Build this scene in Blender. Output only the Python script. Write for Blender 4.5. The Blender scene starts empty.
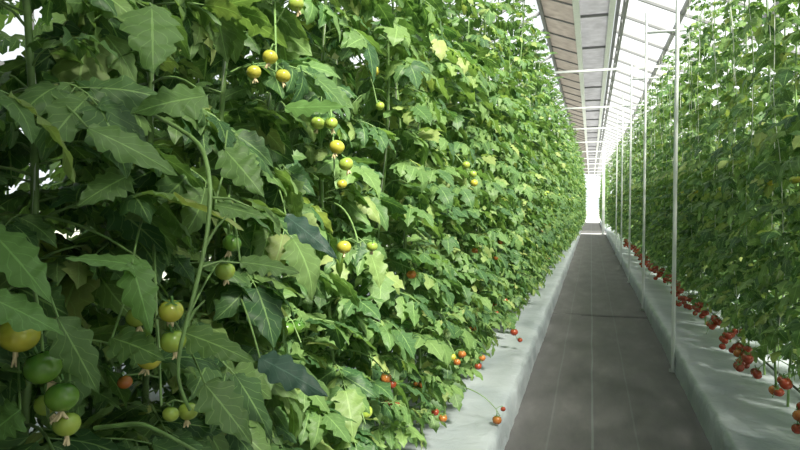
import bpy, math, random
import numpy as np
from mathutils import Vector, Matrix, noise

C = bpy.context.scene.collection
PI = math.pi
RS = np.random.RandomState(7)
random.seed(7)

# ---------------------------------------------------------------- camera
F = 640.0
CAMZ = 1.40
YAW = math.atan(191 / F)
PITCH = math.atan(20 / F)
cd = bpy.data.cameras.new('camera')
cam = bpy.data.objects.new('camera', cd)
C.objects.link(cam)
cam.location = (0, 0, CAMZ)
cam.rotation_euler = (PI / 2 - PITCH, 0, YAW)
cd.sensor_width = 36.0
cd.lens = F / 800 * 36.0
cd.clip_start = 0.05
cd.clip_end = 400
bpy.context.scene.camera = cam
CAMR = cam.rotation_euler.to_matrix()


def at(x, y, d):
    """a place in the greenhouse seen in the direction of (x, y), d metres ahead"""
    v = Vector(((x - 400) / F * d, (225 - y) / F * d, -d))
    return np.array(CAMR @ v + Vector((0, 0, CAMZ)))


# ---------------------------------------------------------------- materials
def new_mat(name):
    m = bpy.data.materials.new(name)
    m.use_nodes = True
    nt = m.node_tree
    nt.nodes.clear()
    out = nt.nodes.new('ShaderNodeOutputMaterial')
    return m, nt, out


def N(nt, typ, **kw):
    n = nt.nodes.new(typ)
    for k, v in kw.items():
        if k.startswith('i_'):
            n.inputs[k[2:].replace('_', ' ')].default_value = v
        else:
            setattr(n, k, v)
    return n


def ramp(nt, stops, interp='LINEAR'):
    r = nt.nodes.new('ShaderNodeValToRGB')
    r.color_ramp.interpolation = interp
    els = r.color_ramp.elements
    while len(els) < len(stops):
        els.new(0.5)
    for e, (p, c) in zip(els, stops):
        e.position = p
        e.color = (c[0], c[1], c[2], 1)
    return r


def mixc(nt, fac, a, b, mode='MIX'):
    n = nt.nodes.new('ShaderNodeMix')
    n.data_type = 'RGBA'
    n.blend_type = mode
    for sock, v in ((n.inputs[0], fac), (n.inputs[6], a), (n.inputs[7], b)):
        if isinstance(v, bpy.types.NodeSocket):
            nt.links.new(v, sock)
        elif sock == n.inputs[0]:
            sock.default_value = v
        else:
            sock.default_value = (v[0], v[1], v[2], 1)
    return n.outputs[2]


def math_n(nt, op, a, b=None, c=None):
    n = nt.nodes.new('ShaderNodeMath')
    n.operation = op
    for i, v in enumerate((a, b, c)):
        if v is None:
            continue
        if isinstance(v, bpy.types.NodeSocket):
            nt.links.new(v, n.inputs[i])
        else:
            n.inputs[i].default_value = v
    return n.outputs[0]


def simple(name, col, rough=0.5, metal=0.0, spec=0.5, nscale=0, namt=0.0, bump=0.0):
    m, nt, out = new_mat(name)
    p = N(nt, 'ShaderNodeBsdfPrincipled')
    p.inputs['Roughness'].default_value = rough
    p.inputs['Metallic'].default_value = metal
    p.inputs['Specular IOR Level'].default_value = spec
    if nscale:
        tc = N(nt, 'ShaderNodeTexCoord')
        no = N(nt, 'ShaderNodeTexNoise', i_Scale=nscale, i_Detail=4.0)
        nt.links.new(tc.outputs['Object'], no.inputs['Vector'])
        lo = [c * (1 - namt) for c in col]
        hi = [min(1, c * (1 + namt)) for c in col]
        r = ramp(nt, [(0.3, lo), (0.7, hi)])
        nt.links.new(no.outputs['Fac'], r.inputs[0])
        nt.links.new(r.outputs[0], p.inputs['Base Color'])
        if bump:
            b = N(nt, 'ShaderNodeBump', i_Strength=bump, i_Distance=0.01)
            nt.links.new(no.outputs['Fac'], b.inputs['Height'])
            nt.links.new(b.outputs[0], p.inputs['Normal'])
    else:
        p.inputs['Base Color'].default_value = (*col, 1)
    nt.links.new(p.outputs[0], out.inputs[0])
    return m


def leaf_material(name, dark, mid, lite, yellow, trans=0.38):
    m, nt, out = new_mat(name)
    geo = N(nt, 'ShaderNodeNewGeometry')
    rnd = geo.outputs['Random Per Island']
    r = ramp(nt, [(0.0, dark), (0.40, mid), (0.88, lite), (1.0, yellow)])
    nt.links.new(rnd, r.inputs[0])
    oi = N(nt, 'ShaderNodeObjectInfo')
    hs = N(nt, 'ShaderNodeHueSaturation')
    v = math_n(nt, 'MULTIPLY_ADD', oi.outputs['Random'], 0.3, 0.85)
    nt.links.new(v, hs.inputs['Value'])
    nt.links.new(r.outputs[0], hs.inputs['Color'])
    # veins of the blade, laid out in the leaflet's own coordinates
    uv = N(nt, 'ShaderNodeUVMap', uv_map='leaf')
    sp = N(nt, 'ShaderNodeSeparateXYZ')
    nt.links.new(uv.outputs[0], sp.inputs[0])
    au = math_n(nt, 'ABSOLUTE', math_n(nt, 'SUBTRACT', sp.outputs[0], 0.5))
    rib = math_n(nt, 'LESS_THAN', au, 0.022)
    w = math_n(nt, 'SUBTRACT', math_n(nt, 'MULTIPLY', sp.outputs[1], 6.0), math_n(nt, 'MULTIPLY', au, 4.0))
    fr = math_n(nt, 'FRACT', w)
    vein = math_n(nt, 'LESS_THAN', fr, 0.09)
    vv = math_n(nt, 'MAXIMUM', rib, math_n(nt, 'MULTIPLY', vein, 0.5))
    no = N(nt, 'ShaderNodeTexNoise', i_Scale=55.0, i_Detail=2.0)
    tc = N(nt, 'ShaderNodeTexCoord')
    nt.links.new(tc.outputs['Object'], no.inputs['Vector'])
    mot = mixc(nt, math_n(nt, 'MULTIPLY', no.outputs['Fac'], 0.35), hs.outputs[0], [c * 0.6 for c in mid])
    col = mixc(nt, math_n(nt, 'MULTIPLY', vv, 0.45), mot, [min(1, c * 1.9 + 0.02) for c in lite])
    b = N(nt, 'ShaderNodeBump', i_Strength=0.35, i_Distance=0.004)
    hgt = math_n(nt, 'ADD', math_n(nt, 'MULTIPLY', fr, 0.6), no.outputs['Fac'])
    nt.links.new(hgt, b.inputs['Height'])
    p = N(nt, 'ShaderNodeBsdfPrincipled')
    p.inputs['Roughness'].default_value = 0.48
    p.inputs['Specular IOR Level'].default_value = 0.33
    nt.links.new(col, p.inputs['Base Color'])
    nt.links.new(b.outputs[0], p.inputs['Normal'])
    t = N(nt, 'ShaderNodeBsdfTranslucent')
    tcol = mixc(nt, 0.6, col, (1.7, 1.75, 0.65), 'MULTIPLY')
    nt.links.new(tcol, t.inputs['Color'])
    nt.links.new(b.outputs[0], t.inputs['Normal'])
    mx = N(nt, 'ShaderNodeMixShader')
    mx.inputs[0].default_value = trans
    nt.links.new(p.outputs[0], mx.inputs[1])
    nt.links.new(t.outputs[0], mx.inputs[2])
    nt.links.new(mx.outputs[0], out.inputs[0])
    return m


def tomato_material(name, a, b):
    """skin colour A shading to B round the shoulder (object z), as the fruit ripens"""
    m, nt, out = new_mat(name)
    tc = N(nt, 'ShaderNodeTexCoord')
    sp = N(nt, 'ShaderNodeSeparateXYZ')
    nt.links.new(tc.outputs['Generated'], sp.inputs[0])
    no = N(nt, 'ShaderNodeTexNoise', i_Scale=3.0)
    nt.links.new(tc.outputs['Generated'], no.inputs['Vector'])
    f = math_n(nt, 'ADD', sp.outputs[2], math_n(nt, 'MULTIPLY_ADD', no.outputs['Fac'], 0.5, -0.25))
    r = ramp(nt, [(0.25, a), (0.85, b)])
    nt.links.new(f, r.inputs[0])
    p = N(nt, 'ShaderNodeBsdfPrincipled')
    p.inputs['Roughness'].default_value = 0.22
    p.inputs['Subsurface Weight'].default_value = 0.15
    p.inputs['Subsurface Radius'].default_value = (0.02, 0.015, 0.006)
    p.inputs['Subsurface Scale'].default_value = 0.3
    nt.links.new(r.outputs[0], p.inputs['Base Color'])
    nt.links.new(p.outputs[0], out.inputs[0])
    return m


M = {}
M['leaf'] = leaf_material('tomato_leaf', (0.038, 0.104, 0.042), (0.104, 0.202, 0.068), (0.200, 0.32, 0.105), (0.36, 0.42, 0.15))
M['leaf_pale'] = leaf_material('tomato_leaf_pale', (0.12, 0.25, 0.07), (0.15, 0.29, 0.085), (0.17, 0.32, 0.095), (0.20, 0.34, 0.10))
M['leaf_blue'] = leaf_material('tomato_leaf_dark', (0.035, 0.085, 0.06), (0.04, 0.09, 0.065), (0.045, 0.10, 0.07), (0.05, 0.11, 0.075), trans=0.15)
M['stem'] = simple('green_stem', (0.16, 0.27, 0.085), 0.5, nscale=30, namt=0.25)
M['twine'] = simple('white_twine', (0.55, 0.58, 0.52), 0.7)
M['red'] = tomato_material('tomato_red', (0.33, 0.048, 0.022), (0.25, 0.058, 0.022))
M['orange'] = tomato_material('tomato_orange', (0.42, 0.13, 0.03), (0.34, 0.17, 0.04))
M['yellow'] = tomato_material('tomato_yellow', (0.47, 0.42, 0.055), (0.31, 0.39, 0.06))
M['lime'] = tomato_material('tomato_pale_green', (0.34, 0.42, 0.07), (0.20, 0.34, 0.06))
M['green'] = tomato_material('tomato_green', (0.13, 0.25, 0.035), (0.035, 0.125, 0.022))
M['calyx'] = simple('calyx_green', (0.09, 0.20, 0.05), 0.6)
M['dry'] = simple('dry_flower', (0.62, 0.50, 0.30), 0.8, nscale=60, namt=0.2)
M['white_steel'] = simple('white_steel', (0.62, 0.65, 0.65), 0.35, nscale=9, namt=0.06)
M['galv'] = simple('galvanised_steel', (0.55, 0.57, 0.58), 0.4, metal=0.4, nscale=14, namt=0.1)
M['greysteel'] = simple('grey_steel', (0.17, 0.175, 0.185), 0.55)
M['concrete'] = simple('pale_concrete', (0.52, 0.52, 0.50), 0.85, nscale=3, namt=0.12, bump=0.1)
M['soil'] = simple('outside_ground', (0.36, 0.37, 0.30), 0.95, nscale=1.2, namt=0.2)


def film_material():
    m, nt, out = new_mat('white_bed_film')
    tc = N(nt, 'ShaderNodeTexCoord')
    no = N(nt, 'ShaderNodeTexNoise', i_Scale=2.2, i_Detail=5.0)
    nt.links.new(tc.outputs['Object'], no.inputs['Vector'])
    r = ramp(nt, [(0.3, (0.25, 0.29, 0.315)), (0.6, (0.385, 0.425, 0.45))])
    nt.links.new(no.outputs['Fac'], r.inputs[0])
    no2 = N(nt, 'ShaderNodeTexNoise', i_Scale=9.0, i_Detail=3.0, i_Distortion=1.2)
    nt.links.new(tc.outputs['Object'], no2.inputs['Vector'])
    b = N(nt, 'ShaderNodeBump', i_Strength=0.5, i_Distance=0.02)
    nt.links.new(no2.outputs['Fac'], b.inputs['Height'])
    p = N(nt, 'ShaderNodeBsdfPrincipled')
    p.inputs['Roughness'].default_value = 0.38
    nt.links.new(r.outputs[0], p.inputs['Base Color'])
    nt.links.new(b.outputs[0], p.inputs['Normal'])
    nt.links.new(p.outputs[0], out.inputs[0])
    return m


def mat_material():
    """woven weed mat with pale marker threads running along it"""
    m, nt, out = new_mat('woven_ground_cover')
    tc = N(nt, 'ShaderNodeTexCoord')
    sp = N(nt, 'ShaderNodeSeparateXYZ')
    nt.links.new(tc.outputs['Object'], sp.inputs[0])
    no = N(nt, 'ShaderNodeTexNoise', i_Scale=3.0, i_Detail=6.0, i_Roughness=0.65)
    mp = N(nt, 'ShaderNodeMapping')
    mp.inputs['Scale'].default_value = (1.6, 0.5, 1)
    nt.links.new(tc.outputs['Object'], mp.inputs[0])
    nt.links.new(mp.outputs[0], no.inputs['Vector'])
    r = ramp(nt, [(0.3, (0.088, 0.086, 0.090)), (0.55, (0.122, 0.118, 0.122)), (0.75, (0.165, 0.159, 0.162))])
    nt.links.new(no.outputs['Fac'], r.inputs[0])
    col = r.outputs[0]
    for x0, wd, amt in ((-0.235, 0.006, 0.14), (0.02, 0.007, 0.30), (0.275, 0.006, 0.14)):
        wob = N(nt, 'ShaderNodeTexNoise', i_Scale=0.7)
        nt.links.new(tc.outputs['Object'], wob.inputs['Vector'])
        xx = math_n(nt, 'ADD', sp.outputs[0], math_n(nt, 'MULTIPLY_ADD', wob.outputs['Fac'], 0.03, -0.015))
        ln = math_n(nt, 'LESS_THAN', math_n(nt, 'ABSOLUTE', math_n(nt, 'SUBTRACT', xx, x0)), wd)
        col = mixc(nt, math_n(nt, 'MULTIPLY', ln, amt), col, (0.30, 0.36, 0.36))
    wx = N(nt, 'ShaderNodeTexWave', i_Scale=60.0, wave_type='BANDS', bands_direction='X')
    wy = N(nt, 'ShaderNodeTexWave', i_Scale=60.0, wave_type='BANDS', bands_direction='Y')
    nt.links.new(tc.outputs['Object'], wx.inputs['Vector'])
    nt.links.new(tc.outputs['Object'], wy.inputs['Vector'])
    hh = math_n(nt, 'MULTIPLY', wx.outputs['Fac'], wy.outputs['Fac'])
    b = N(nt, 'ShaderNodeBump', i_Strength=0.2, i_Distance=0.003)
    nt.links.new(hh, b.inputs['Height'])
    p = N(nt, 'ShaderNodeBsdfPrincipled')
    p.inputs['Roughness'].default_value = 0.6
    p.inputs['Specular IOR Level'].default_value = 0.35
    nt.links.new(col, p.inputs['Base Color'])
    nt.links.new(b.outputs[0], p.inputs['Normal'])
    nt.links.new(p.outputs[0], out.inputs[0])
    return m


def glass_material():
    m, nt, out = new_mat('greenhouse_glass')
    tr = N(nt, 'ShaderNodeBsdfTransparent')
    tr.inputs[0].default_value = (0.97, 0.985, 0.98, 1)
    tl = N(nt, 'ShaderNodeBsdfTranslucent')
    tl.inputs[0].default_value = (0.9, 0.92, 0.92, 1)
    gl = N(nt, 'ShaderNodeBsdfGlossy')
    gl.inputs['Roughness'].default_value = 0.08
    a = N(nt, 'ShaderNodeMixShader')
    a.inputs[0].default_value = 0.12
    b = N(nt, 'ShaderNodeMixShader')
    b.inputs[0].default_value = 0.04
    nt.links.new(tr.outputs[0], a.inputs[1])
    nt.links.new(tl.outputs[0], a.inputs[2])
    nt.links.new(a.outputs[0], b.inputs[1])
    nt.links.new(gl.outputs[0], b.inputs[2])
    nt.links.new(b.outputs[0], out.inputs[0])
    return m


def cloth_material(name, col, trans, nscale=5.0):
    m, nt, out = new_mat(name)
    tc = N(nt, 'ShaderNodeTexCoord')
    no = N(nt, 'ShaderNodeTexNoise', i_Scale=nscale, i_Detail=4.0)
    nt.links.new(tc.outputs['Object'], no.inputs['Vector'])
    r = ramp(nt, [(0.3, [c * 0.85 for c in col]), (0.7, [min(1, c * 1.1) for c in col])])
    nt.links.new(no.outputs['Fac'], r.inputs[0])
    d = N(nt, 'ShaderNodeBsdfDiffuse')
    t = N(nt, 'ShaderNodeBsdfTranslucent')
    nt.links.new(r.outputs[0], d.inputs[0])
    nt.links.new(r.outputs[0], t.inputs[0])
    mx = N(nt, 'ShaderNodeMixShader')
    mx.inputs[0].default_value = trans
    nt.links.new(d.outputs[0], mx.inputs[1])
    nt.links.new(t.outputs[0], mx.inputs[2])
    nt.links.new(mx.outputs[0], out.inputs[0])
    return m


M['film'] = film_material()
M['mat'] = mat_material()
M['glass'] = glass_material()
M['brown_cloth'] = cloth_material('brown_shade_cloth', (0.43, 0.405, 0.385), 0.5)
M['grey_cloth'] = cloth_material('grey_shade_cloth', (0.52, 0.52, 0.55), 0.5)


# ---------------------------------------------------------------- mesh builder
class MB:
    def __init__(self):
        self.v, self.f, self.m, self.uv, self.n = [], [], [], [], 0

    def add(self, verts, faces, mi=0, uv=None):
        verts = np.asarray(verts, float)
        self.v.append(verts)
        fa = np.asarray(faces, int) + self.n
        self.f.extend(fa.tolist())
        self.m.extend([mi] * len(fa))
        self.uv.append(np.full((len(verts), 2), 0.25) if uv is None else uv)
        self.n += len(verts)

    def box(self, lo, hi, mi=0):
        x0, y0, z0 = lo
        x1, y1, z1 = hi
        v = [(x0, y0, z0), (x1, y0, z0), (x1, y1, z0), (x0, y1, z0), (x0, y0, z1), (x1, y0, z1), (x1, y1, z1), (x0, y1, z1)]
        self.add(v, [(0, 3, 2, 1), (4, 5, 6, 7), (0, 1, 5, 4), (1, 2, 6, 5), (2, 3, 7, 6), (3, 0, 4, 7)], mi)

    def bar(self, a, b, w, h, mi=0):
        """a square bar from a to b"""
        a, b = np.array(a, float), np.array(b, float)
        d = b - a
        d /= np.linalg.norm(d)
        up = np.array((0, 0, 1.0)) if abs(d[2]) < 0.9 else np.array((1.0, 0, 0))
        s = np.cross(d, up)
        s /= np.linalg.norm(s)
        u = np.cross(s, d)
        v = [p + s * i * w / 2 + u * j * h / 2 for p in (a, b) for i, j in ((-1, -1), (1, -1), (1, 1), (-1, 1))]
        self.add(v, [(0, 1, 2, 3), (7, 6, 5, 4), (0, 4, 5, 1), (1, 5, 6, 2), (2, 6, 7, 3), (3, 7, 4, 0)], mi)

    def tube(self, pts, r, seg=6, mi=0, cap=True):
        pts = np.asarray(pts, float)
        n = len(pts)
        rr = np.full(n, r) if np.isscalar(r) else np.asarray(r, float)
        tan = np.gradient(pts, axis=0)
        tan /= np.linalg.norm(tan, axis=1)[:, None] + 1e-12
        ref = np.array((0.31, 0.23, 0.92)) if abs(tan[:, 2]).mean() < 0.8 else np.array((0.95, 0.2, 0.1))
        s = np.cross(tan, ref)
        s /= np.linalg.norm(s, axis=1)[:, None] + 1e-12
        u = np.cross(s, tan)
        ang = np.linspace(0, 2 * PI, seg, endpoint=False)
        v = (pts[:, None, :] + rr[:, None, None] * (np.cos(ang)[None, :, None] * s[:, None, :] + np.sin(ang)[None, :, None] * u[:, None, :])).reshape(-1, 3)
        f = [(i * seg + k, i * seg + (k + 1) % seg, (i + 1) * seg + (k + 1) % seg, (i + 1) * seg + k) for i in range(n - 1) for k in range(seg)]
        self.add(v, f, mi)
        if cap and seg == 4:
            pass

    def mesh(self, name, mats, smooth=True):
        me = bpy.data.meshes.new(name)
        v = np.concatenate(self.v) if self.v else np.zeros((0, 3))
        me.from_pydata(v.tolist(), [], self.f)
        for m in mats:
            me.materials.append(m)
        me.polygons.foreach_set('material_index', np.array(self.m, np.int32))
        me.polygons.foreach_set('use_smooth', np.full(len(self.f), smooth))
        uv = np.concatenate(self.uv)
        layer = me.uv_layers.new(name='leaf')
        li = np.zeros(len(me.loops), np.int32)
        me.loops.foreach_get('vertex_index', li)
        layer.data.foreach_set('uv', uv[li].astype(np.float32).ravel())
        me.update()
        return me

    def build(self, name, mats, parent=None, smooth=True, loc=None):
        return link(name, self.mesh(name, mats if isinstance(mats, list) else [mats], smooth), parent, loc)


def link(name, me, parent=None, loc=None, rot=None):
    o = bpy.data.objects.new(name, me)
    C.objects.link(o)
    if parent is not None:
        o.parent = parent
    if loc is not None:
        o.location = loc
    if rot is not None:
        o.rotation_euler = rot
    return o


def tag(o, label=None, cat=None, group=None, kind=None):
    for k, v in (('label', label), ('category', cat), ('group', group), ('kind', kind)):
        if v:
            o[k] = v
    return o


def empty(name, loc, rz=0.0):
    o = bpy.data.objects.new(name, None)
    C.objects.link(o)
    o.empty_display_size = 0.1
    o.location = loc
    o.rotation_euler = (0, 0, rz)
    return o


# ---------------------------------------------------------------- leaves
def nrm(v):
    return v / (np.linalg.norm(v) + 1e-12)


def rot_about(v, ax, a):
    ax = nrm(ax)
    return v * math.cos(a) + np.cross(ax, v) * math.sin(a) + ax * np.dot(ax, v) * (1 - math.cos(a))


OUT = {}
for key, st in (('hi', 18), ('mid', 9), ('low', 6), ('big', 26)):
    t = np.linspace(0, 1, st)
    OUT[key] = t


CLEAR = []          # (place, radius): pockets in the foliage that the near fruit hang in
ORIGIN = np.full(3, 999.0)


def in_pocket(p):
    q = p + ORIGIN
    cpos = np.array((0, 0, CAMZ))
    for c, r in CLEAR:
        ax = c - cpos
        L = np.linalg.norm(ax)
        ax = ax / L
        k = np.dot(q - cpos, ax)
        if 0 < k < L + 0.01 and np.linalg.norm(q - cpos - ax * k) < r * max(0.35, k / L):
            return True
    return False


def leaflet(mb, base, axis, normal, L, wid, lod, rs, fold=0.25, curl=0.7):
    """one toothed blade; base point, axis direction, face normal, length, half width"""
    if lod != 'big' and ORIGIN[0] < 50 and in_pocket(base + nrm(axis) * L * 0.5):
        return
    t = OUT[lod]
    st = len(t)
    axis = nrm(axis)
    normal = nrm(normal - axis * np.dot(normal, axis))
    side = np.cross(axis, normal)
    w = np.sin(PI * np.clip(t, 0, 1) ** 0.72) ** 0.85
    w = np.where(t > 0.999, 0.0, w)
    w[0] = 0.10
    if lod in ('hi', 'big'):
        ph = rs.rand() * 0.6
        fr = (t * (4.2 + 0.8 * rs.rand()) + ph) % 1.0        # rounded teeth that lean towards the tip
        lob = 0.76 + 0.46 * np.sin(PI * np.clip(fr, 0, 1) ** 1.6) * (1 - 0.5 * t)
        lob[0] = 1
        w = w * lob
        ss = np.array((-1, -0.5, 0, 0.5, 1))
    else:
        lob = 1 + 0.20 * np.where(np.arange(st) % 2 == 0, 1, -1) * (0.6 + 0.8 * rs.rand(st))
        lob[0] = 1
        w = w * lob
        ss = np.array((-1, 0, 1.0))
    # spine that curls over
    a = curl * (t ** 1.3)
    dt = L / (st - 1)
    cx = np.concatenate([[0], np.cumsum(np.cos((a[1:] + a[:-1]) / 2) * dt)])
    cz = -np.concatenate([[0], np.cumsum(np.sin((a[1:] + a[:-1]) / 2) * dt)])
    tw = (rs.rand() - 0.5) * 0.9
    V = np.zeros((st, len(ss), 3))
    UV = np.zeros((st, len(ss), 2))
    rip = (rs.rand(st, len(ss)) - 0.5) * (0.50 if lod == 'mid' else 0.42) * wid * np.abs(ss)[None, :]
    rip[:, len(ss) // 2] = 0
    if len(ss) == 5:
        rip[1:-1] = (rip[:-2] + 2 * rip[1:-1] + rip[2:]) / 3
    for j, s in enumerate(ss):
        ta = tw * t
        off = s * w * wid
        hgt = fold * np.abs(off) - (0.9 * off * off / max(wid, 1e-6)) * 0.35 + rip[:, j] * (w > 0.05)
        sx = np.cos(ta) * off
        sz = np.sin(ta) * off + hgt
        back = -0.25 * np.abs(s) * w * wid if abs(s) > 0.9 else 0 * t
        V[:, j, :] = base + (cx + back)[:, None] * axis + cz[:, None] * normal + sx[:, None] * side + sz[:, None] * normal
        UV[:, j, 0] = 0.5 + 0.5 * s
        UV[:, j, 1] = t
    k = len(ss)
    faces = [(i * k + j, i * k + j + 1, (i + 1) * k + j + 1, (i + 1) * k + j) for i in range(st - 1) for j in range(k - 1)]
    mb.add(V.reshape(-1, 3), faces, 0, UV.reshape(-1, 2))


def compound_leaf(mb, p0, az, L, lod, rs, a0=0.35, a1=-0.95, size=1.0):
    """a whole tomato leaf: rachis, three or four pairs of leaflets and a terminal one"""
    n = 7 if lod == 'hi' else 5
    t = np.linspace(0, 1, n)
    hd = np.array((math.cos(az), math.sin(az), 0))
    bend = (rs.rand() - 0.5) * 0.7
    pts = [np.array(p0, float)]
    dirs = []
    for i in range(n):
        el = a0 + (a1 - a0) * t[i] ** 0.9
        h = np.array((math.cos(az + bend * t[i]), math.sin(az + bend * t[i]), 0))
        d = h * math.cos(el) + np.array((0, 0, 1)) * math.sin(el)
        dirs.append(d)
        if i < n - 1:
            pts.append(pts[-1] + d * L * 0.72 / (n - 1))
    pts = np.array(pts)
    r0 = 0.0034 * (L / 0.35) ** 0.7
    mb.tube(pts, np.linspace(r0, r0 * 0.45, n), 4 if lod != 'hi' else 5, 1)
    roll = (rs.rand() - 0.5) * 0.7

    def where(tt):
        x = tt * (n - 1)
        i = min(int(x), n - 2)
        return pts[i] * (1 - (x - i)) + pts[i + 1] * (x - i), nrm(dirs[i] * (1 - (x - i)) + dirs[i + 1] * (x - i))

    pairs = {'hi': (0.30, 0.50, 0.70, 0.88), 'mid': (0.34, 0.60, 0.84), 'low': (0.42, 0.78)}[lod]
    for q, tt in enumerate(pairs):
        for sg in (-1, 1):
            pp, d = where(min(1, tt + (rs.rand() - 0.5) * 0.06))
            s = nrm(np.cross(d, (0, 0, 1.0)))
            u = np.cross(s, d)
            s, u = rot_about(s, d, roll), rot_about(u, d, roll)
            ang = math.radians(62 + 16 * (rs.rand() - 0.5) - 12 * q / len(pairs))
            ax = nrm(d * math.cos(ang) + s * sg * math.sin(ang) + np.array((0, 0, 0.15 - 0.75 * rs.rand())))
            ll = L * (0.33 + 0.07 * rs.rand()) * (0.78 + 0.3 * math.sin(PI * (0.25 + 0.6 * tt))) * size
            if lod == 'low':
                ll *= 1.2
            pet = ll * 0.14
            b = pp + ax * pet
            if lod == 'hi':
                mb.tube(np.array([pp, b]), r0 * 0.4, 4, 1)
            leaflet(mb, b, ax, u + 1.1 * (rs.rand(3) - 0.5), ll, ll * (0.25 + 0.08 * rs.rand()), lod, rs, fold=-0.1 + 0.6 * rs.rand(), curl=0.2 + 1.1 * rs.rand())
        if lod != 'low' and q < 3:      # the small leaflets between the pairs
            for sg in (-1, 1):
                pp, d = where(min(1, tt + 0.10))
                s = nrm(np.cross(d, (0, 0, 1.0)))
                ax = nrm(d * 0.5 + s * sg + np.array((0, 0, -0.3)))
                leaflet(mb, pp, ax, np.cross(s, d) + (rs.rand(3) - 0.5), L * (0.07 + 0.08 * rs.rand()), L * 0.035, 'low', rs)
    pp, d = where(1.0)
    s = nrm(np.cross(d, (0, 0, 1.0)))
    u = rot_about(np.cross(s, d), d, roll)
    ll = L * (0.40 + 0.08 * rs.rand()) * size
    leaflet(mb, pp, d, u, ll, ll * 0.33, lod, rs, fold=0.2 + 0.3 * rs.rand(), curl=0.2 + 0.7 * rs.rand())


def stem_path(top, rs, z0=0.2):
    zz = np.linspace(z0, top, 16)
    ph = rs.rand(2) * 6
    amp = 0.025
    return np.stack([amp * np.sin(zz * 3.1 + ph[0]), amp * np.sin(zz * 2.3 + ph[1]), zz], 1)


def foliage_mesh(lod, rs, path, z_lo, z_top, step, Lmax, thin_above=1.9, thin=1.5, keep=None, size=1.0, face=None, skirt=0.0):
    """all leaves of one plant.  face: no leaf reaches further out than this towards the path"""
    mb = MB()
    z = z_lo
    az = rs.rand() * 6.28
    while z < z_top:
        fr = (z - z_lo) / (z_top - z_lo)
        L = Lmax * (0.82 + 0.3 * rs.rand())
        if fr < 0.06:
            L *= 0.85
        if z > thin_above:
            L *= 1 - 0.38 * (z - thin_above) / (z_top - thin_above + 1e-6)
        if keep is None or keep(z, az, rs):
            i = np.interp(z, path[:, 2], np.arange(len(path)))
            k = min(int(i), len(path) - 2)
            p = path[k] * (1 - (i - k)) + path[k + 1] * (i - k)
            young = max(0.0, (z - z_top + 0.5) / 0.5)
            compound_leaf(mb, p, az, L, lod, rs, a0=0.15 + 0.65 * rs.rand() + 0.5 * young, a1=-0.25 - 1.05 * rs.rand() + 0.8 * young, size=size)
        az += 2.4 + (rs.rand() - 0.5) * 0.8
        z += step * (0.7 + 0.6 * rs.rand()) * (thin if z > thin_above else 1.0)
    return mb


def tomato_mesh(name, mat, r, hi=True):
    mb = MB()
    nu, nv = (18, 11) if hi else (10, 6)
    V = []
    for j in range(nv + 1):
        th = PI * j / nv
        for i in range(nu):
            ph = 2 * PI * i / nu
            rr = r * (1 + 0.025 * math.cos(5 * ph) * math.sin(th))
            z = r * 0.90 * math.cos(th)
            if th < 0.6:
                z -= r * 0.14 * (1 - th / 0.6) ** 2
            V.append((rr * math.sin(th) * math.cos(ph), rr * math.sin(th) * math.sin(ph), z))
    Fc = [(j * nu + i, (j + 1) * nu + i, (j + 1) * nu + (i + 1) % nu, j * nu + (i + 1) % nu) for j in range(nv) for i in range(nu)]
    mb.add(V, Fc, 0)
    # five pointed sepals and the stub of the stalk
    for k in range(5):
        a = 2 * PI * k / 5
        d = np.array((math.cos(a), math.sin(a), 0))
        s = np.array((-math.sin(a), math.cos(a), 0))
        zt = r * 0.80
        v = [d * 0.05 * r + s * 0.12 * r + (0, 0, zt), d * 0.05 * r - s * 0.12 * r + (0, 0, zt),
             d * 0.5 * r - s * 0.11 * r + (0, 0, zt + 0.06 * r), d * 0.5 * r + s * 0.11 * r + (0, 0, zt + 0.06 * r), d * 0.95 * r + (0, 0, zt + 0.16 * r)]
        mb.add(v, [(0, 1, 2, 3)], 1)
        mb.add([v[3], v[2], v[4]], [(0, 1, 2)], 1)
    mb.tube([(0, 0, zt), (0.02 * r, 0, zt + 0.35 * r), (0.1 * r, 0, zt + 0.6 * r)], 0.09 * r, 5, 1)
    return mb.mesh(name, [mat, M['calyx']])


TOM = {k: tomato_mesh('tomato', M[k], 1.0, True) for k in ('red', 'orange', 'yellow', 'lime', 'green')}
TOML = {k: tomato_mesh('tomato', M[k], 1.0, False) for k in ('red', 'orange', 'yellow', 'lime', 'green')}


def add_truss(plant, p, d, length, cols, r, rs, hi=False, lower=0.0):
    """a fruit truss on the plant: a stalk that arches out and down, fruit to both sides"""
    n = max(4, len(cols) + 2)
    d = nrm(np.array((d[0], d[1], 0.0)))
    t = np.linspace(0, 1, n)
    el = 0.5 - 1.9 * t ** 0.7
    pts = [np.array(p, float)]
    for i in range(n - 1):
        pts.append(pts[-1] + (d * math.cos(el[i]) + np.array((0, 0, math.sin(el[i])))) * length / (n - 1))
    pts = np.array(pts)
    mb = MB()
    mb.tube(pts, np.linspace(0.0035, 0.002, n), 5, 0)
    s = np.cross(d, (0, 0, 1.0))
    spots = []
    for i, c in enumerate(cols):
        q = pts[min(n - 1, max(2, int(n * 0.62) + i // 3))]
        sg = 1 if i % 2 else -1
        rr = r * (0.85 + 0.3 * rs.rand())
        c0 = q + s * sg * rr * (0.75 + 0.3 * rs.rand()) + d * rr * (rs.rand() - 0.3) + np.array((0, 0, -rr * (0.9 + 0.3 * rs.rand())))
        mb.tube(np.array([q, (q + c0) / 2 + (0, 0, rr * 0.6), c0 + (0, 0, rr * 0.9)]), 0.0018, 4, 0)
        spots.append((c0, rr, c))
    tr = mb.build('fruit_truss', M['stem'], plant)
    for c0, rr, c in spots:
        o = link('tomato', (TOM if hi else TOML)[c], tr, tuple(c0), (rs.rand() * 0.9 - 0.45, rs.rand() * 0.9 - 0.45, rs.rand() * 6))
        o.scale = (rr, rr, rr)
    return tr


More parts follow.
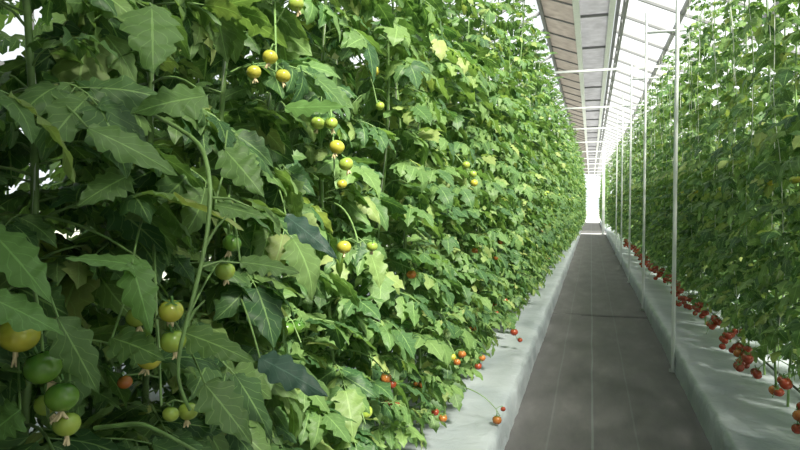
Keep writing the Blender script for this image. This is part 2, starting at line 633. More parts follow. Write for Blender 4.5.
def copy_tree(o, parent=None):
    c = o.copy()
    C.objects.link(c)
    if parent is not None:
        c.parent = parent
    for ch in o.children:
        copy_tree(ch, c)
    return c


WIRE_Z = 3.62


def make_plant(name, lod, seed, z_lo, z_top, step, Lmax, trusses, thin_above=1.9, thin=1.5, keep=None, size=1.0, twine_out=0.0):
    rs = np.random.RandomState(seed)
    root = empty(name, (0, 0, 0))
    path = stem_path(z_top, rs, 0.17)
    mb = MB()
    rad = np.interp(path[:, 2], (0.2, 1.2, z_top), (0.0085, 0.0075, 0.004))
    mb.tube(path, rad, 7 if lod == 'hi' else 5, 0)
    mb.build('stem', M['stem'], root)
    tw = MB()
    ph = rs.rand() * 6
    a = np.linspace(0, 1, 22)
    zz = 0.35 + (WIRE_Z - 0.35) * a
    px = np.interp(zz, path[:, 2], path[:, 0]) + 0.006 * np.cos(a * 30 + ph) + twine_out * (0.4 + 0.6 * a)
    py = np.interp(zz, path[:, 2], path[:, 1]) + 0.006 * np.sin(a * 30 + ph)
    tw.tube(np.stack([px, py, zz], 1), 0.002 if lod == 'hi' else 0.0024, 4, 0)
    tw.build('twine', M['twine'], root)
    fb = foliage_mesh(lod, rs, path, z_lo, z_top, step, Lmax, thin_above, thin, keep, size)
    if lod == 'hi':          # young side shoots low in the canopy
        fb2 = foliage_mesh('mid', rs, path, z_lo + 0.3, z_top - 0.1, 0.034, 0.19, thin_above, 1.1, None, 1.0)
        for v_, u_ in zip(fb2.v, fb2.uv):
            fb.v.append(v_)
            fb.uv.append(u_)
        fb.f.extend([[q + fb.n for q in f_] for f_ in fb2.f])
        fb.m.extend(fb2.m)
        fb.n += fb2.n
    fo = fb.build('foliage', [M['leaf'], M['stem']], root)
    for (z, ang, ln, cols, r) in trusses:
        i = np.interp(z, path[:, 2], np.arange(len(path)))
        k = min(int(i), len(path) - 2)
        p = path[k] * (1 - (i - k)) + path[k + 1] * (i - k)
        add_truss(root, p, (math.cos(ang), math.sin(ang)), ln, cols, r, rs, hi=(lod == 'hi'))
    return root


# ---------------------------------------------------------------- the greenhouse shell
Y0, Y1 = -1.3, 100.0
XL, XR = -5.4, 5.6
ZL, ZR = 4.1, 3.75
RX0, RZ0 = -1.20, 6.20     # upper edge, brown screen
GX0, GX1, GZ = -0.37, 0.44, 5.90
ROW_END = 31.5

fl = MB()
fl.box((XL, Y0, -0.12), (XR, Y1, -0.012))
tag(fl.build('floor', M['concrete'], smooth=False), kind='structure')
gd = MB()
gd.box((-120, -60, -0.4), (120, 260, -0.15))
tag(gd.build('ground', M['soil'], smooth=False), kind='structure')


def glazed(name, p, q, p2, q2, ny, nx, bars_mat, bw=0.045):
    """glass between the lines p-q and p2-q2 with glazing bars; one pane of glass and its frame"""
    root = empty(name, (0, 0, 0))
    tag(root, kind='structure')
    p, q, p2, q2 = [np.array(v, float) for v in (p, q, p2, q2)]
    g = MB()
    g.add([p, q, q2, p2], [(0, 1, 2, 3)])
    tag(g.build('glazing', M['glass'], root, smooth=False), kind='structure')
    b = MB()
    for i in range(ny + 1):
        t = i / ny
        b.bar(p + (q - p) * t, p2 + (q2 - p2) * t, bw, bw * 1.5)
    for j in range(nx + 1):
        t = j / nx
        b.bar(p + (p2 - p) * t, q + (q2 - q) * t, bw * 1.3, bw * 1.3)
    tag(b.build('glazing_bar', bars_mat, root, smooth=False), kind='structure')
    return root


NB = int((Y1 - Y0) / 1.6)
glazed('ceiling', (GX1 + 0.12, Y0, 6.02), (GX1 + 0.12, Y1, 6.02), (XR, Y0, ZR), (XR, Y1, ZR), NB, 4, M['greysteel'], 0.065)
glazed('ceiling', (RX0, Y0, RZ0), (RX0, Y1, RZ0), (XL, Y0, ZL), (XL, Y1, ZL), NB, 4, M['greysteel'], 0.05)
glazed('wall_left', (XL, Y0, 0), (XL, Y1, 0), (XL, Y0, ZL), (XL, Y1, ZL), NB, 3, M['greysteel'], 0.05)
glazed('wall_right', (XR, Y0, 0), (XR, Y1, 0), (XR, Y0, ZR), (XR, Y1, ZR), NB, 3, M['greysteel'], 0.05)
glazed('wall_back', (XL, Y1, 0), (XR, Y1, 0), (XL, Y1, 5.0), (XR, Y1, 5.0), 10, 3, M['white_steel'], 0.06)

# opaque wall added unseen behind the camera to shade the near plants
e = MB()
out_l = [(XL, 0), (XR, 0), (XR, ZR), (GX1 + 0.12, 6.05), (RX0, 6.25), (XL, ZL)]
V = [(x, Y0 - 0.02, z) for x, z in out_l] + [(x, Y0 - 0.14, z) for x, z in out_l]
k = len(out_l)
e.v.append(np.array(V, float))
e.uv.append(np.zeros((len(V), 2)))
e.n = len(V)
e.f = [list(range(k)), list(range(2 * k - 1, k - 1, -1))] + [[i, i + k, (i + 1) % k + k, (i + 1) % k] for i in range(k)]
e.m = [0] * len(e.f)
tag(e.build('wall_sun_block', simple('sun_block_panel', (0.62, 0.64, 0.62), 0.6), smooth=False), kind='structure')

# strip of shade cloth above the path: a sloping brown screen, a level grey one, pale rails between
s = MB()
s.add([(RX0, Y0, RZ0), (RX0, Y1, RZ0), (GX0, Y1, GZ), (GX0, Y0, GZ)], [(0, 1, 2, 3)])
s.add([(RX0, Y0, RZ0 + 0.012), (RX0, Y1, RZ0 + 0.012), (GX0, Y1, GZ + 0.012), (GX0, Y0, GZ + 0.012)], [(3, 2, 1, 0)])
br = empty('shade_screen', (0, 0, 0))
tag(br, 'brown slanting shade screen running the length of the roof above the path', 'shade screen')
s.build('cloth', M['brown_cloth'], br, smooth=False)
b = MB()
b.bar((RX0, 0, RZ0 - 0.02), (GX0, 0, GZ - 0.02), 0.05, 0.035)
bm_ = b.mesh('batten', [M['greysteel']], False)
for i in range(int((Y1 - Y0) / 1.6)):
    link('batten', bm_, br, (0, Y0 + 0.4 + i * 1.6, 0))
r = MB()
r.box((RX0 - 0.05, Y0, RZ0 - 0.10), (RX0 + 0.02, Y1, RZ0 + 0.04))
r.build('edge_rail', M['greysteel'], br, smooth=False)

s = MB()
s.box((GX0 + 0.07, Y0, GZ), (GX1 - 0.06, Y1, GZ + 0.015))
gr = empty('shade_screen', (0, 0, 0))
tag(gr, 'pale grey level screen beside the brown one, under the roof ridge', 'shade screen')
s.build('cloth', M['grey_cloth'], gr, smooth=False)
b = MB()
b.box((GX0 + 0.09, 0, GZ - 0.06), (GX1 - 0.08, 0.06, GZ - 0.002))
bm_ = b.mesh('batten', [M['greysteel']], False)
for i in range(int((Y1 - Y0) / 3.2)):
    link('batten', bm_, gr, (0, Y0 + 1.2 + i * 3.2, 0))
for x0, x1, nm in ((GX0 - 0.06, GX0 + 0.08, 'trim_1'), (GX1 - 0.09, GX1 + 0.04, 'trim_2')):
    r = MB()
    r.box((x0, Y0, GZ - 0.10), (x1, Y1, GZ + 0.05))
    tag(r.build(nm, M['white_steel'], smooth=False), kind='structure')

# lattice girder along the glass side of the ridge
lt = MB()
X = GX1 + 0.22
lt.bar((X, Y0, GZ - 0.06), (X, Y1, GZ - 0.06), 0.05, 0.05)
lt.bar((X, Y0, GZ - 0.42), (X, Y1, GZ - 0.42), 0.05, 0.05)
n = int((Y1 - Y0) / 0.8)
for i in range(n):
    y = Y0 + i * 0.8
    za, zb = (GZ - 0.42, GZ - 0.06) if i % 2 else (GZ - 0.06, GZ - 0.42)
    lt.bar((X, y, za), (X, y + 0.8, zb), 0.03, 0.03)
tag(lt.build('girder', M['greysteel'], smooth=False), 'grey lattice girder under the glass beside the pale screen', 'girder')

# tie bars across the path
ty = [13.0 + 4.9 * i for i in range(16)]
for i, y in enumerate(ty):
    t = MB()
    t.bar((-5.3, y, 4.0), (4.75, y, 4.0), 0.035, 0.04)
    t.tube([(-2.6, y, 4.0), (-2.6, y, 5.3)], 0.018, 6)
    t.tube([(2.6, y, 4.0), (2.6, y, 4.95)], 0.018, 6)
    o = t.build('tie_bar', M['white_steel'], smooth=False)
    near = ('white tie bar crossing high above the path, nearest of the row', 'white tie bar crossing above the path, second from the camera',
            'white tie bar crossing above the path, third from the camera')
    tag(o, near[i] if i < 3 else 'white tie bar in the far roof, beyond the three nearest', 'tie bar', 'tie bars across the roof')

# ---------------------------------------------------------------- floor of the aisle
def sheet(name, x0, x1, y0, y1, z, nx, ny, mat, amp, seed, thick=0.004, lip=None):
    mb = MB()
    xs = np.linspace(x0, x1, nx)
    ys = np.linspace(y0, y1, ny)
    V = []
    for y in ys:
        for x in xs:
            h = amp * noise.noise(Vector((x * 2.3 + seed, y * 1.1, seed))) + amp * 0.5 * noise.noise(Vector((x * 6, y * 4, seed)))
            V.append((x, y, z + h))
    V = np.array(V)
    if lip:
        k = V[:, 1] < y0 + lip
        V[k, 2] += 0.003
    Fc = [(j * nx + i, j * nx + i + 1, (j + 1) * nx + i + 1, (j + 1) * nx + i) for j in range(ny - 1) for i in range(nx - 1)]
    mb.add(V, Fc)
    o = mb.build(name, mat)
    md = o.modifiers.new('thick', 'SOLIDIFY')
    md.thickness = thick
    return o


PL, PR = -0.46, 0.68
tag(sheet('ground_cover', PL - 0.10, PR + 0.10, -0.5, 8.5, 0.006, 14, 90, M['mat'], 0.006, 3.0),
    'grey-brown woven ground cover on the near path, pale threads along it', 'ground cover')
tag(sheet('ground_cover', PL - 0.10, PR + 0.10, 8.35, ROW_END + 0.3, 0.009, 14, 150, M['mat'], 0.006, 9.0),
    'grey-brown woven ground cover on the far path, past the crosswise seam', 'ground cover')
tag(sheet('ground_cover', PL - 0.3, PR + 0.2, ROW_END + 1.9, 52, 0.006, 8, 60, M['mat'], 0.005, 5.0),
    'dark woven ground cover beyond the pale cross strip at the path end', 'ground cover')


def bed(name, xin, xout, y0, y1, seed, label):
    """white film pulled over a low bed; xin is the foot on the path side"""
    sg = 1 if xout > xin else -1
    prof = [(0.0, 0.0), (0.008, 0.06), (0.014, 0.12), (0.022, 0.165), (0.045, 0.181), (0.14, 0.182), (0.3, 0.175), (0.5, 0.17), (0.8, 0.17), (abs(xout - xin) - 0.04, 0.17), (abs(xout - xin), 0.0)]
    ny = int((y1 - y0) / 0.07)
    mb = MB()
    V = []
    ys = np.linspace(y0, y1, ny)
    for y in ys:
        for k, (dx, z) in enumerate(prof):
            a = 0.020 if 0 < k < 4 else 0.006
            fx = a * noise.noise(Vector((seed, y * 8.0, z * 2))) + 0.014 * noise.noise(Vector((seed + 4, y * 0.8, 0)))
            fz = 0.012 * noise.noise(Vector((dx * 4 + seed, y * 3.0, 7))) + 0.010 * noise.noise(Vector((seed, y * 0.9, 3))) if k > 2 else 0
            V.append((xin + sg * (dx + fx), y, max(0, z + fz) if k < len(prof) - 1 else 0))
    P = len(prof)
    Fc = [(j * P + i, j * P + i + 1, (j + 1) * P + i + 1, (j + 1) * P + i) for j in range(ny - 1) for i in range(P - 1)]
    if sg > 0:
        Fc = [f[::-1] for f in Fc]
    mb.add(V, Fc)
    mb.f.append(list(range(P)))
    mb.m.append(0)
    mb.f.append([(ny - 1) * P + i for i in range(P)])
    mb.m.append(0)
    root = empty(name, (0, 0, 0))
    tag(root, label, 'growing bed', 'film covered growing beds')
    mb.build('film_cover', M['film'], root)
    h = MB()
    hx = xin + sg * 0.62
    yy = np.linspace(y0 + 0.1, y1 - 0.1, 60)
    h.tube(np.stack([hx + 0.01 * np.sin(yy * 2), yy, np.full(60, 0.197)], 1), 0.008, 6)
    h.build('drip_hose', simple('black_hose', (0.02, 0.02, 0.02), 0.5), root)
    return root


bed('growing_bed', PL, -1.95, -0.4, ROW_END, 2.0, 'white film covered bed under the sunlit tomato row, orange fruit hanging over its edge')
bed('growing_bed', PR, 2.25, -0.4, ROW_END, 12.0, 'white film covered bed beside the row of thin posts, red fruit resting on it')
bed('growing_bed', -2.75, -3.7, -0.4, 24, 22.0, 'white film covered bed behind the sunlit row, glimpsed between its leaves')
bed('growing_bed', -0.50, -1.3, 35.5, 53, 52.0, 'far white film covered bed past the cross path, behind the end of the sunlit row')
bed('growing_bed', PR - 0.03, 1.7, 35.5, 53, 42.0, 'far white film covered bed past the cross path, behind the thick white post')
bed('growing_bed', 3.1, 4.4, 2, 28, 32.0, 'white film covered bed behind the shaded row with the posts')

# posts at the foot of the bed
for i in range(5):
    y = 5.75 + 3.22 * i
    root = empty('support_post', (PR - 0.012, y, 0))
    ords = ('nearest', 'second', 'third', 'fourth')
    if i < 4:
        tag(root, 'thin white support post at the bed edge, %s one along the path' % (ords[0] if i == 0 else ords[i] + ' nearest'), 'post', 'posts along the path')
    else:
        tag(root, 'thin white support post, fifth and last before the thick end post', 'post', 'posts along the path')
    m = MB()
    m.tube([(0, 0, 0.006), (0, 0, 2.2), (0, 0, 3.9)], 0.016, 10)
    m.build('pole', M['white_steel'], root)
    m = MB()
    m.tube([(0, 0, 0.004), (0, 0, 0.03)], 0.03, 10)
    m.build('foot', M['galv'], root)
    m = MB()
    m.bar((-0.02, 0, WIRE_Z + 0.02), (1.2, 0, WIRE_Z + 0.02), 0.025, 0.03)
    m.build('bracket', M['white_steel'], root)

root = empty('end_post', (PR - 0.12, ROW_END + 0.25, 0))
tag(root, 'thick white post at the far end of the shaded row', 'post')
m = MB()
m.box((-0.06, -0.06, 0), (0.06, 0.06, 4.1))
m.build('pole', M['white_steel'], root, smooth=False)
m = MB()
m.box((-0.10, -0.10, 0), (0.10, 0.10, 0.02))
m.build('foot', M['galv'], root, smooth=False)

# crop wires that the twine hangs from
for x, lab in ((-0.80, 'crop wire over the front line of the sunlit row'), (-1.42, 'crop wire over the rear line of the sunlit row'),
               (1.20, 'crop wire over the front line of the shaded row'), (1.72, 'crop wire over the rear line of the shaded row')):
    m = MB()
    m.tube([(x, Y0 + 0.2, WIRE_Z), (x, 15, WIRE_Z), (x, 58, WIRE_Z)], 0.004, 5)
    tag(m.build('crop_wire', M['galv']), 'thin steel ' + lab, 'wire', 'crop wires')

# ---------------------------------------------------------------- tomato plants
R_, O_, Yl, Li, G_ = 'red', 'orange', 'yellow', 'lime', 'green'
LN = 'plants of the sunlit row'
RN = 'plants of the shaded row'

# fruit and big leaves that stand out on the near plants: (plant, where, size, ...)
HERO_FRUIT = [
    (2, [(at(19, 334, 0.88), 0.0275, 'yellow'), (at(43, 367, 0.89), 0.0255, 'green'), (at(62, 397, 0.89), 0.0225, 'green'), (at(47, 404, 0.93), 0.018, 'lime'), (at(67, 424, 0.90), 0.0185, 'lime')]),
    (3, [(at(171, 311, 1.00), 0.0190, 'yellow'), (at(173, 341, 1.01), 0.020, 'lime'), (at(149, 358, 1.00), 0.0195, 'yellow'), (at(137, 317, 1.04), 0.018, 'lime')]),
    (3, [(at(171, 414, 1.00), 0.0130, 'lime'), (at(188, 411, 1.03), 0.016, 'lime'), (at(125, 382, 1.03), 0.012, 'orange')]),
    (4, [(at(232, 243, 1.22), 0.018, 'green'), (at(225, 271, 1.22), 0.019, 'lime')]),
    (5, [(at(270, 57, 1.40), 0.017, 'yellow'), (at(254, 72, 1.38), 0.016, 'yellow'), (at(283, 76, 1.40), 0.0165, 'yellow'), (at(296, 4, 1.45), 0.018, 'lime')]),
    (6, [(at(337, 147, 1.75), 0.021, 'yellow'), (at(346, 164, 1.74), 0.020, 'lime'), (at(318, 123, 1.80), 0.020, 'lime'), (at(331, 123, 1.78), 0.019, 'lime'), (at(342, 184, 1.74), 0.014, 'yellow')]),
    (6, [(at(344, 247, 1.72), 0.020, 'yellow'), (at(372, 246, 1.78), 0.016, 'lime')]),
]
FAR_FRUIT = [
    [(at(466, 165, 3.2), 0.021, 'lime'), (at(473, 174, 3.2), 0.020, 'lime'), (at(474, 183, 3.19), 0.020, 'yellow')],
    [(at(497, 420, 3.55), 0.027, 'orange'), (at(503, 409, 3.62), 0.015, 'red')],
    [(at(443, 418, 3.1), 0.022, 'orange'), (at(435, 412, 3.1), 0.020, 'red')],
    [(at(452, 357, 3.3), 0.022, 'yellow'), (at(462, 354, 3.3), 0.022, 'orange'), (at(457, 362, 3.3), 0.02, 'orange')],
    [(at(482, 358, 3.9), 0.022, 'orange'), (at(478, 366, 3.9), 0.024, 'red')],
    [(at(514, 332, 5.4), 0.034, 'red'), (at(520, 340, 5.4), 0.022, 'red')],
    [(at(386, 378, 2.4), 0.022, 'orange'), (at(392, 384, 2.4), 0.018, 'red')],
    [(at(374, 71, 2.3), 0.020, 'yellow'), (at(380, 106, 2.3), 0.017, 'lime')],
]
HERO_LEAVES = [
    (3, at(152, 8, 0.97), at(153, 64, 0.90), 0.042, 'leaf', 0.8, 0.3),
    (2, at(88, 128, 0.92), at(178, 168, 0.95), 0.024, 'leaf', 0.55, 0.3),
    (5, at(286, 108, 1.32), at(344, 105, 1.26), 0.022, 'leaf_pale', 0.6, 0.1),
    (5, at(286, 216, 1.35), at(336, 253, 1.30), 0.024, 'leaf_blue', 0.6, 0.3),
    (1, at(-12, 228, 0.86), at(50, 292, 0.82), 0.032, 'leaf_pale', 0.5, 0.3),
    (2, at(152, 268, 1.00), at(72, 252, 0.90), 0.024, 'leaf_pale', 0.4, 0.2),
    (3, at(132, 264, 0.97), at(150, 326, 0.92), 0.026, 'leaf_pale', 0.8, 0.5),
    (4, at(182, 332, 1.04), at(252, 356, 1.00), 0.028, 'leaf', 0.6, 0.3),
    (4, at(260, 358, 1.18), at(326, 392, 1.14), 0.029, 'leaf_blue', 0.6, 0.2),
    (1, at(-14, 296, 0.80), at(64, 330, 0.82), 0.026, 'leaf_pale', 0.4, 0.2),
    (2, at(58, 318, 0.86), at(100, 392, 0.86), 0.026, 'leaf', 0.7, 0.3),
    (3, at(206, 96, 1.04), at(132, 106, 0.98), 0.036, 'leaf', 0.5, 0.3),
    (3, at(112, 338, 0.98), at(160, 352, 0.94), 0.028, 'leaf', 0.6, 0.4),
    (4, at(225, 150, 1.10), at(262, 190, 1.06), 0.032, 'leaf', 0.7, 0.4),
    (3, at(128, 176, 0.98), at(78, 200, 0.92), 0.030, 'leaf', 0.6, 0.4),
    (4, at(240, 262, 1.00), at(300, 268, 1.02), 0.022, 'leaf', 0.5, 0.3),
    (4, at(215, 205, 1.00), at(266, 215, 1.00), 0.018, 'leaf', 0.5, 0.2),
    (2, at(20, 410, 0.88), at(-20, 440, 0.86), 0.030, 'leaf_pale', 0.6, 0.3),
    (3, at(205, 384, 1.0), at(252, 440, 0.97), 0.034, 'leaf', 0.7, 0.4),
]
for _p, fr in HERO_FRUIT:
    for c, r, _c in fr:
        CLEAR.append((c, r * 1.6 + 0.042))
for _l in HERO_LEAVES:
    for k in (0.3, 0.7):
        CLEAR.append((_l[1] * (1 - k) + _l[2] * k, 0.045))
CLEAR.append((at(206, 248, 0.98), 0.03))
CLEAR.append((at(187, 320, 0.97), 0.03))

# the plants nearest the camera, each modelled on its own
near_spec = [
    # y, z_top, trusses (height, angle, length, colours, radius), label
    (0.16, 2.9, [], 'tomato plant closest to the camera, just before the first hanging green fruit'),
    (0.50, 3.0, [], 'tomato plant with long drooping leaves over the hanging yellow and green fruit'),
    (0.86, 3.1, [], 'tomato plant bearing the big dark green and yellow fruit truss, beside the camera'),
    (1.18, 3.2, [], 'tomato plant with the pale yellow-green fruit beside a bare leaf stalk'),
    (1.46, 3.3, [], 'tomato plant with two small green fruit beside the arching bare leaf stalk'),
    (1.80, 3.3, [(1.05, -0.5, 0.22, [G_, G_], 0.02)], 'tomato plant with three small yellow fruit high up and a dark bluish leaf'),
    (2.15, 3.4, [(0.72, -0.6, 0.25, [O_, Yl, Li], 0.022)], 'tomato plant with a string of yellow and green fruit below the three small yellow ones'),
]
protos = []
for i, (y, zt, tr, lab) in enumerate(near_spec):
    def keep(z, az, rs, y=y):
        # high up the leaves stand apart and the sky shows between them
        if z > 1.62:
            return rs.rand() < 0.86
        return True
    ORIGIN[:] = (-0.92 + 0.03 * math.sin(i * 2.1), y, 0)
    p = make_plant('tomato_plant', 'hi', 100 + i, 0.28, zt, 0.046, 0.33, tr, thin_above=1.55, thin=1.35, keep=keep)
    p.location = (-0.92 + 0.03 * math.sin(i * 2.1), y, 0)
    tag(p, lab, 'tomato plant', LN)
    protos.append(p)


ORIGIN[:] = (999, 999, 999)


def variants(seed, n, trusses_of, lod='mid', z_lo=0.3, z_top=3.5, step=0.036, Lmax=0.285, **kw):
    out = []
    for i in range(n):
        rs = np.random.RandomState(seed + i)
        out.append(make_plant('tomato_plant', lod, seed + i, z_lo, z_top + 0.25 * (rs.rand() - 0.5), step, Lmax, trusses_of(i, rs), **kw))
    return out


def left_tr(i, rs):
    out = []
    if i % 2 == 0:
        out.append((0.56, (rs.rand() - 0.5) * 1.6, 0.20, [random.choice((R_, O_, O_)) for _ in range(2)], 0.022))
    if i % 3 == 0:
        out.append((1.45 + 0.5 * rs.rand(), (rs.rand() - 0.5) * 1.2, 0.32, [Yl, Li, Li], 0.021))
    if i % 3 == 1:
        out.append((0.85 + 0.3 * rs.rand(), (rs.rand() - 0.5) * 2, 0.24, [Li, O_], 0.020))
    return out


def right_tr(i, rs):
    out = [(0.52, (rs.rand() - 0.5) * 1.0, 0.40, [R_, R_, R_, R_ if i % 2 else O_, R_, R_, R_][: 5 + i % 3], 0.029)]
    if i != 4:
        out.append((0.42, (rs.rand() - 0.5) * 1.8, 0.28, [R_, R_, R_, R_, R_][: 3 + i % 3], 0.027))
    if i % 3 == 0:
        out.append((1.55, (rs.rand() - 0.5), 0.25, [Yl, Li], 0.022))
    return out


VL = variants(300, 6, left_tr, z_lo=0.30, thin_above=2.3, thin=1.7)
VR = variants(400, 6, right_tr, z_lo=0.43, thin_above=1.9, thin=1.9, Lmax=0.29, step=0.036, z_top=3.6, twine_out=0.16)
VB = variants(500, 3, lambda i, rs: [], lod='low', z_lo=0.35, z_top=3.2, step=0.052, thin_above=1.9, thin=1.4, Lmax=0.38)
used = set()


def strip(root):
    """without its fruit, for plants too far off to show any"""
    c = root.copy()
    C.objects.link(c)
    for ch in root.children:
        if not ch.name.startswith('fruit_truss'):
            d = ch.copy()
            C.objects.link(d)
            d.parent = c
    return c


def place(vs, x, y, rz, label, group, fruit=True, tilt=(0, 0), sc=1.0):
    v = vs[int(RS.rand() * len(vs))]
    if fruit and v.name not in used:
        used.add(v.name)
        o = v
    else:
        o = copy_tree(v) if fruit else strip(v)
    o.location = (x, y, 0)
    o.rotation_euler = (tilt[0], tilt[1], rz)
    k = 0.94 + 0.12 * RS.rand()
    o.scale = (k * sc, k * sc, 1.0)
    tag(o, label, 'tomato plant', group)
    return o


def run(y0, y1, d0, d1, ysw):
    y = y0
    while y < y1:
        yield y
        y += (d0 if y < ysw else d1) * (0.9 + 0.2 * RS.rand())


j = 0
LAB_L = ['%s tomato plant from the camera in the front line of the sunlit row' % w_ for w_ in ('eighth', 'ninth', 'tenth', 'eleventh')]
for y in run(2.5, ROW_END - 0.2, 0.36, 0.55, 11):
    lab = LAB_L[j] if j < 4 else 'tomato plant in the long front line of the sunlit row, beyond the near eleven'
    place(VL, -0.86 + 0.08 * (RS.rand() - 0.5) + 0.30 * max(0, (y - 6) / 26), y, (RS.rand() - 0.5) * 1.6, lab, LN, fruit=y < 17, tilt=(0, 0.030 + 0.02 * RS.rand()))
    j += 1
for y in run(0.3, ROW_END - 0.3, 0.45, 1.0, 7):
    if y < 3 and RS.rand() < 0.2:
        continue
    place(VL, -1.42 + 0.1 * (RS.rand() - 0.5), y, RS.rand() * 6.28, 'tomato plant in the rear line of the sunlit row, half hidden by the front line', 'rear plants of the sunlit row', fruit=False)
j = 0
LAB_R = ['tomato plant at the frame edge of the shaded row, over the nearest red fruit', 'tomato plant in the shaded row, second from the camera',
         'tomato plant in the shaded row, third from the camera', 'tomato plant in the shaded row, fourth from the camera',
         'tomato plant in the shaded row, fifth from the camera']
for y in run(3.1, ROW_END - 0.2, 0.40, 0.6, 13):
    lab = LAB_R[j] if j < 5 else 'tomato plant in the front line of the shaded row, beyond its five nearest'
    place(VR, 1.20 + 0.08 * (RS.rand() - 0.5) - 0.26 * max(0, (y - 7) / 24), y, PI + (RS.rand() - 0.5) * 1.6, lab, RN, fruit=y < 18)
    j += 1
for y in (0.9, 1.35, 1.8, 2.25, 2.68):  # out-of-view plants added to keep the sun off the near path
    place(VR, 1.22, y, PI + (RS.rand() - 0.5) * 1.6, 'unseen tomato plant added level with the camera to shade the near path', 'added shading plants beside the camera', fruit=False)
for y in run(3.4, ROW_END - 0.3, 0.7, 1.1, 11):
    place(VR, 1.72 + 0.1 * (RS.rand() - 0.5) - 0.2 * max(0, (y - 7) / 24), y, RS.rand() * 6.28, 'tomato plant in the rear line of the shaded row, behind the front line', 'rear plants of the shaded row', fruit=False)
for y in run(0.8, 14, 0.42, 0.9, 6.5):
    place(VB, -3.2 + 0.1 * (RS.rand() - 0.5), y, RS.rand() * 6.28, 'tomato plant on the bed behind the sunlit row, seen through gaps', 'plants behind the sunlit row', fruit=False)
for y in run(7, 27, 0.9, 1.1, 14):
    place(VB, 3.7 + 0.1 * (RS.rand() - 0.5), y, RS.rand() * 6.28, 'tomato plant on the bed behind the shaded row, seen through gaps', 'plants behind the shaded row', fruit=False)
for y in run(36, 52, 0.9, 0.9, 0):
    place(VR, 0.78 + 0.1 * RS.rand(), y, RS.rand() * 6.28, 'tomato plant of the distant row past the thick white post', 'distant plants past the cross path', fruit=False)
for y in run(36, 52, 1.3, 1.3, 0):
    place(VL, -0.62 + 0.1 * RS.rand(), y, RS.rand() * 6.28, 'distant tomato plant past the cross path, hidden behind the sunlit row', 'distant plants past the cross path', fruit=False)
for v in VL + VR + VB:           # prototypes that were never set out
    if v.name not in used:
        for ch in list(v.children):
            for g in list(ch.children):
                bpy.data.objects.remove(g)
            bpy.data.objects.remove(ch)
        bpy.data.objects.remove(v)

# ---------------------------------------------------------------- details of the near plants
def px(x, y, d):
    return at(x, y, d)


def fruit_truss(plant, fruit, hi=True, up=0.10, remnant=True):
    """a truss hung from the plant's stem; fruit: (place, radius, colour)"""
    o = np.array(plant.location)
    P = [np.array(f[0]) - o for f in fruit]
    c = np.mean(P, axis=0)
    top = max(p[2] for p in P) + up
    mb = MB()
    a = np.array((0.0, 0.0, top + 0.02))
    b = np.array((c[0] * 0.75, c[1] * 0.75, top + 0.03))
    e = np.array((c[0], c[1], min(p[2] for p in P) + 0.01))
    t = np.linspace(0, 1, 9)[:, None]
    pts = (1 - t) ** 2 * a + 2 * t * (1 - t) * b + t * t * e
    mb.tube(pts, np.linspace(0.004, 0.0022, 9), 6)
    for (q, r, col), p in zip(fruit, P):
        k = pts[np.argmin(np.linalg.norm(pts - (p + (0, 0, r * 1.4)), axis=1))]
        mb.tube([k, (k + p) / 2 + (0, 0, r * 0.9), p + (0, 0, r * 0.85)], 0.0018, 5)
    tr = mb.build('fruit_truss', M['stem'], plant)
    for (q, r, col), p in zip(fruit, P):
        rot = (RS.rand() * 0.7 - 0.35, RS.rand() * 0.7 - 0.35, RS.rand() * 6)
        f = link('tomato', (TOM if hi else TOML)[col], tr, tuple(p), rot)
        f.scale = (r, r, r)
        if remnant and r > 0.015:
            m = MB()
            for _ in range(5):
                d = nrm(np.array((RS.rand() - 0.5, RS.rand() - 0.5, -0.7)))
                st = np.array((0, 0, -r * 0.85))
                m.tube([st, st + d * r * 0.35, st + d * r * 0.7 + (RS.rand(3) - 0.5) * r * 0.3], [0.0030, 0.0026, 0.0012], 4)
            x = m.build('dried_flower', M['dry'], tr, loc=tuple(p))
            x.rotation_euler = rot
    return tr


def hero_leaf(plant, b, t, wid, mat='leaf', face=0.6, curl=0.35, fold=0.25):
    """one big leaflet on its stalk from the stem; b and t are the places of its foot and its tip"""
    o = np.array(plant.location)
    b, t = np.array(b) - o, np.array(t) - o
    mb = MB()
    L = np.linalg.norm(t - b)
    tocam = nrm(np.array((0, 0, CAMZ)) - (o + b))
    n = nrm(tocam * face + np.array((0, 0, 1.0)) * (1 - face))
    leaflet(mb, b, t - b, n, L * 1.04, wid, 'big', np.random.RandomState(int(abs(b[0] * 9999) + abs(t[2] * 7777)) % 100000), fold, curl)
    s0 = np.array((0.0, 0.0, b[2] + 0.08))
    m_ = (s0 + b) / 2 + (0, 0, 0.05)
    k = np.linspace(0, 1, 8)[:, None]
    mb.tube((1 - k) ** 2 * s0 + 2 * k * (1 - k) * m_ + k * k * b, np.linspace(0.003, 0.0018, 8), 5, 1)
    return mb.build('leaf', [M[mat], M['stem']], plant)


for pl, fr in HERO_FRUIT:
    fruit_truss(protos[pl] if pl is not None else None, fr)
row = [o for o in C.objects if o.get('group') == LN]
for fr in FAR_FRUIT:
    c = np.mean([f[0] for f in fr], axis=0)
    pl = min(row, key=lambda o: abs(o.location.y - c[1]))
    rz, tl, scl = pl.rotation_euler.copy(), 0, pl.scale.copy()
    pl.rotation_euler = (0, 0, 0)      # this plant stands plumb, so that its fruit hang plumb
    pl.scale = (1, 1, 1)
    fruit_truss(pl, fr, hi=False, remnant=False)
for pl, b, t, w, mat, face, curl in HERO_LEAVES:
    hero_leaf(protos[pl], b, t, w, mat, face, curl)


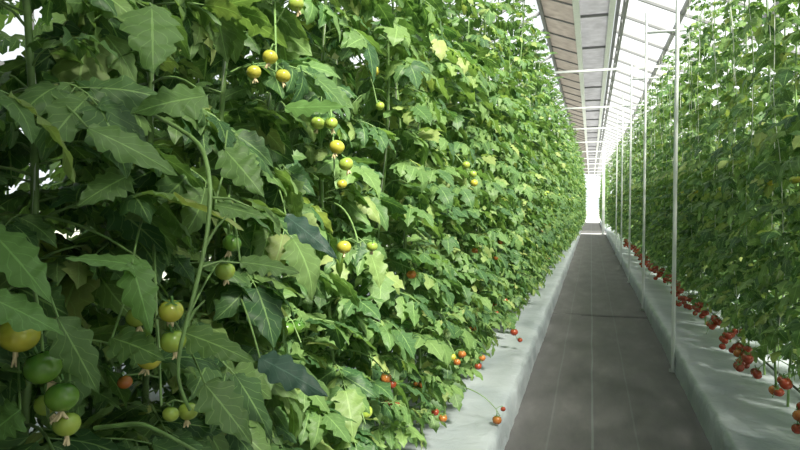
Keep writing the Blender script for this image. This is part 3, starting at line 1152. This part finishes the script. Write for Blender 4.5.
def stalk(plant, pts, r0, r1, tips=()):
    o = np.array(plant.location)
    P = np.array(pts) - o
    # smooth the run
    k = np.linspace(0, len(P) - 1, 24)
    Q = np.stack([np.interp(k, np.arange(len(P)), P[:, a]) for a in range(3)], 1)
    for _ in range(3):
        Q[1:-1] = (Q[:-2] + 2 * Q[1:-1] + Q[2:]) / 4
    mb = MB()
    mb.tube(Q, np.linspace(r0, r1, 24), 7)
    for a, b in tips:
        a, b = np.array(a) - o, np.array(b) - o
        k = Q[np.argmin(np.linalg.norm(Q - a, axis=1))]
        mb.tube([k, (k + b) / 2 + (0, 0, 0.006), b], [r0 * 0.6, r0 * 0.5, r0 * 0.35], 5)
    return mb.build('leaf_stalk', M['stem'], plant)


stalk(protos[3], [np.array(protos[3].location) + (0.0, 0.0, 1.60), at(202, 140, 1.10), at(207, 165, 1.04), at(212, 192, 1.0), at(206, 248, 0.98), at(187, 320, 0.97), at(173, 375, 0.97), at(190, 410, 1.0)], 0.0042, 0.0028,
      [(at(212, 200, 0.99), at(250, 207, 1.0)), (at(207, 240, 0.98), at(228, 215, 0.99)), (at(203, 262, 0.98), at(240, 263, 1.0)), (at(185, 325, 0.97), at(205, 300, 0.98))])
stalk(protos[2], [at(95, 428, 0.93), at(140, 423, 0.90), at(165, 434, 0.88), at(215, 462, 0.86)], 0.0036, 0.0024)

# ---------------------------------------------------------------- light
sc = bpy.context.scene
w = bpy.data.worlds.new('overcast')
sc.world = w
w.use_nodes = True
nt = w.node_tree
nt.nodes.clear()
out = nt.nodes.new('ShaderNodeOutputWorld')
bg = nt.nodes.new('ShaderNodeBackground')
bg.inputs[0].default_value = (0.90, 0.96, 1.0, 1)
bg.inputs[1].default_value = 1.1
nt.links.new(bg.outputs[0], out.inputs[0])

sd = bpy.data.lights.new('sun', 'SUN')
so = bpy.data.objects.new('sun', sd)
C.objects.link(so)
sd.energy = 15.0
sd.angle = math.radians(12)
sd.color = (1.0, 0.95, 0.82)
dv = Vector((-0.52, 0.50, -0.80))       # travels from the upper right
so.rotation_euler = dv.to_track_quat('-Z', 'Y').to_euler()

sc.view_settings.view_transform = 'Standard'
sc.view_settings.look = 'None'
sc.view_settings.gamma = 1.0
sc.view_settings.exposure = 0.15
sc.cycles.max_bounces = 8
sc.cycles.diffuse_bounces = 4
sc.cycles.glossy_bounces = 2
sc.cycles.transmission_bounces = 4
sc.cycles.transparent_max_bounces = 12
sc.cycles.sample_clamp_indirect = 6.0
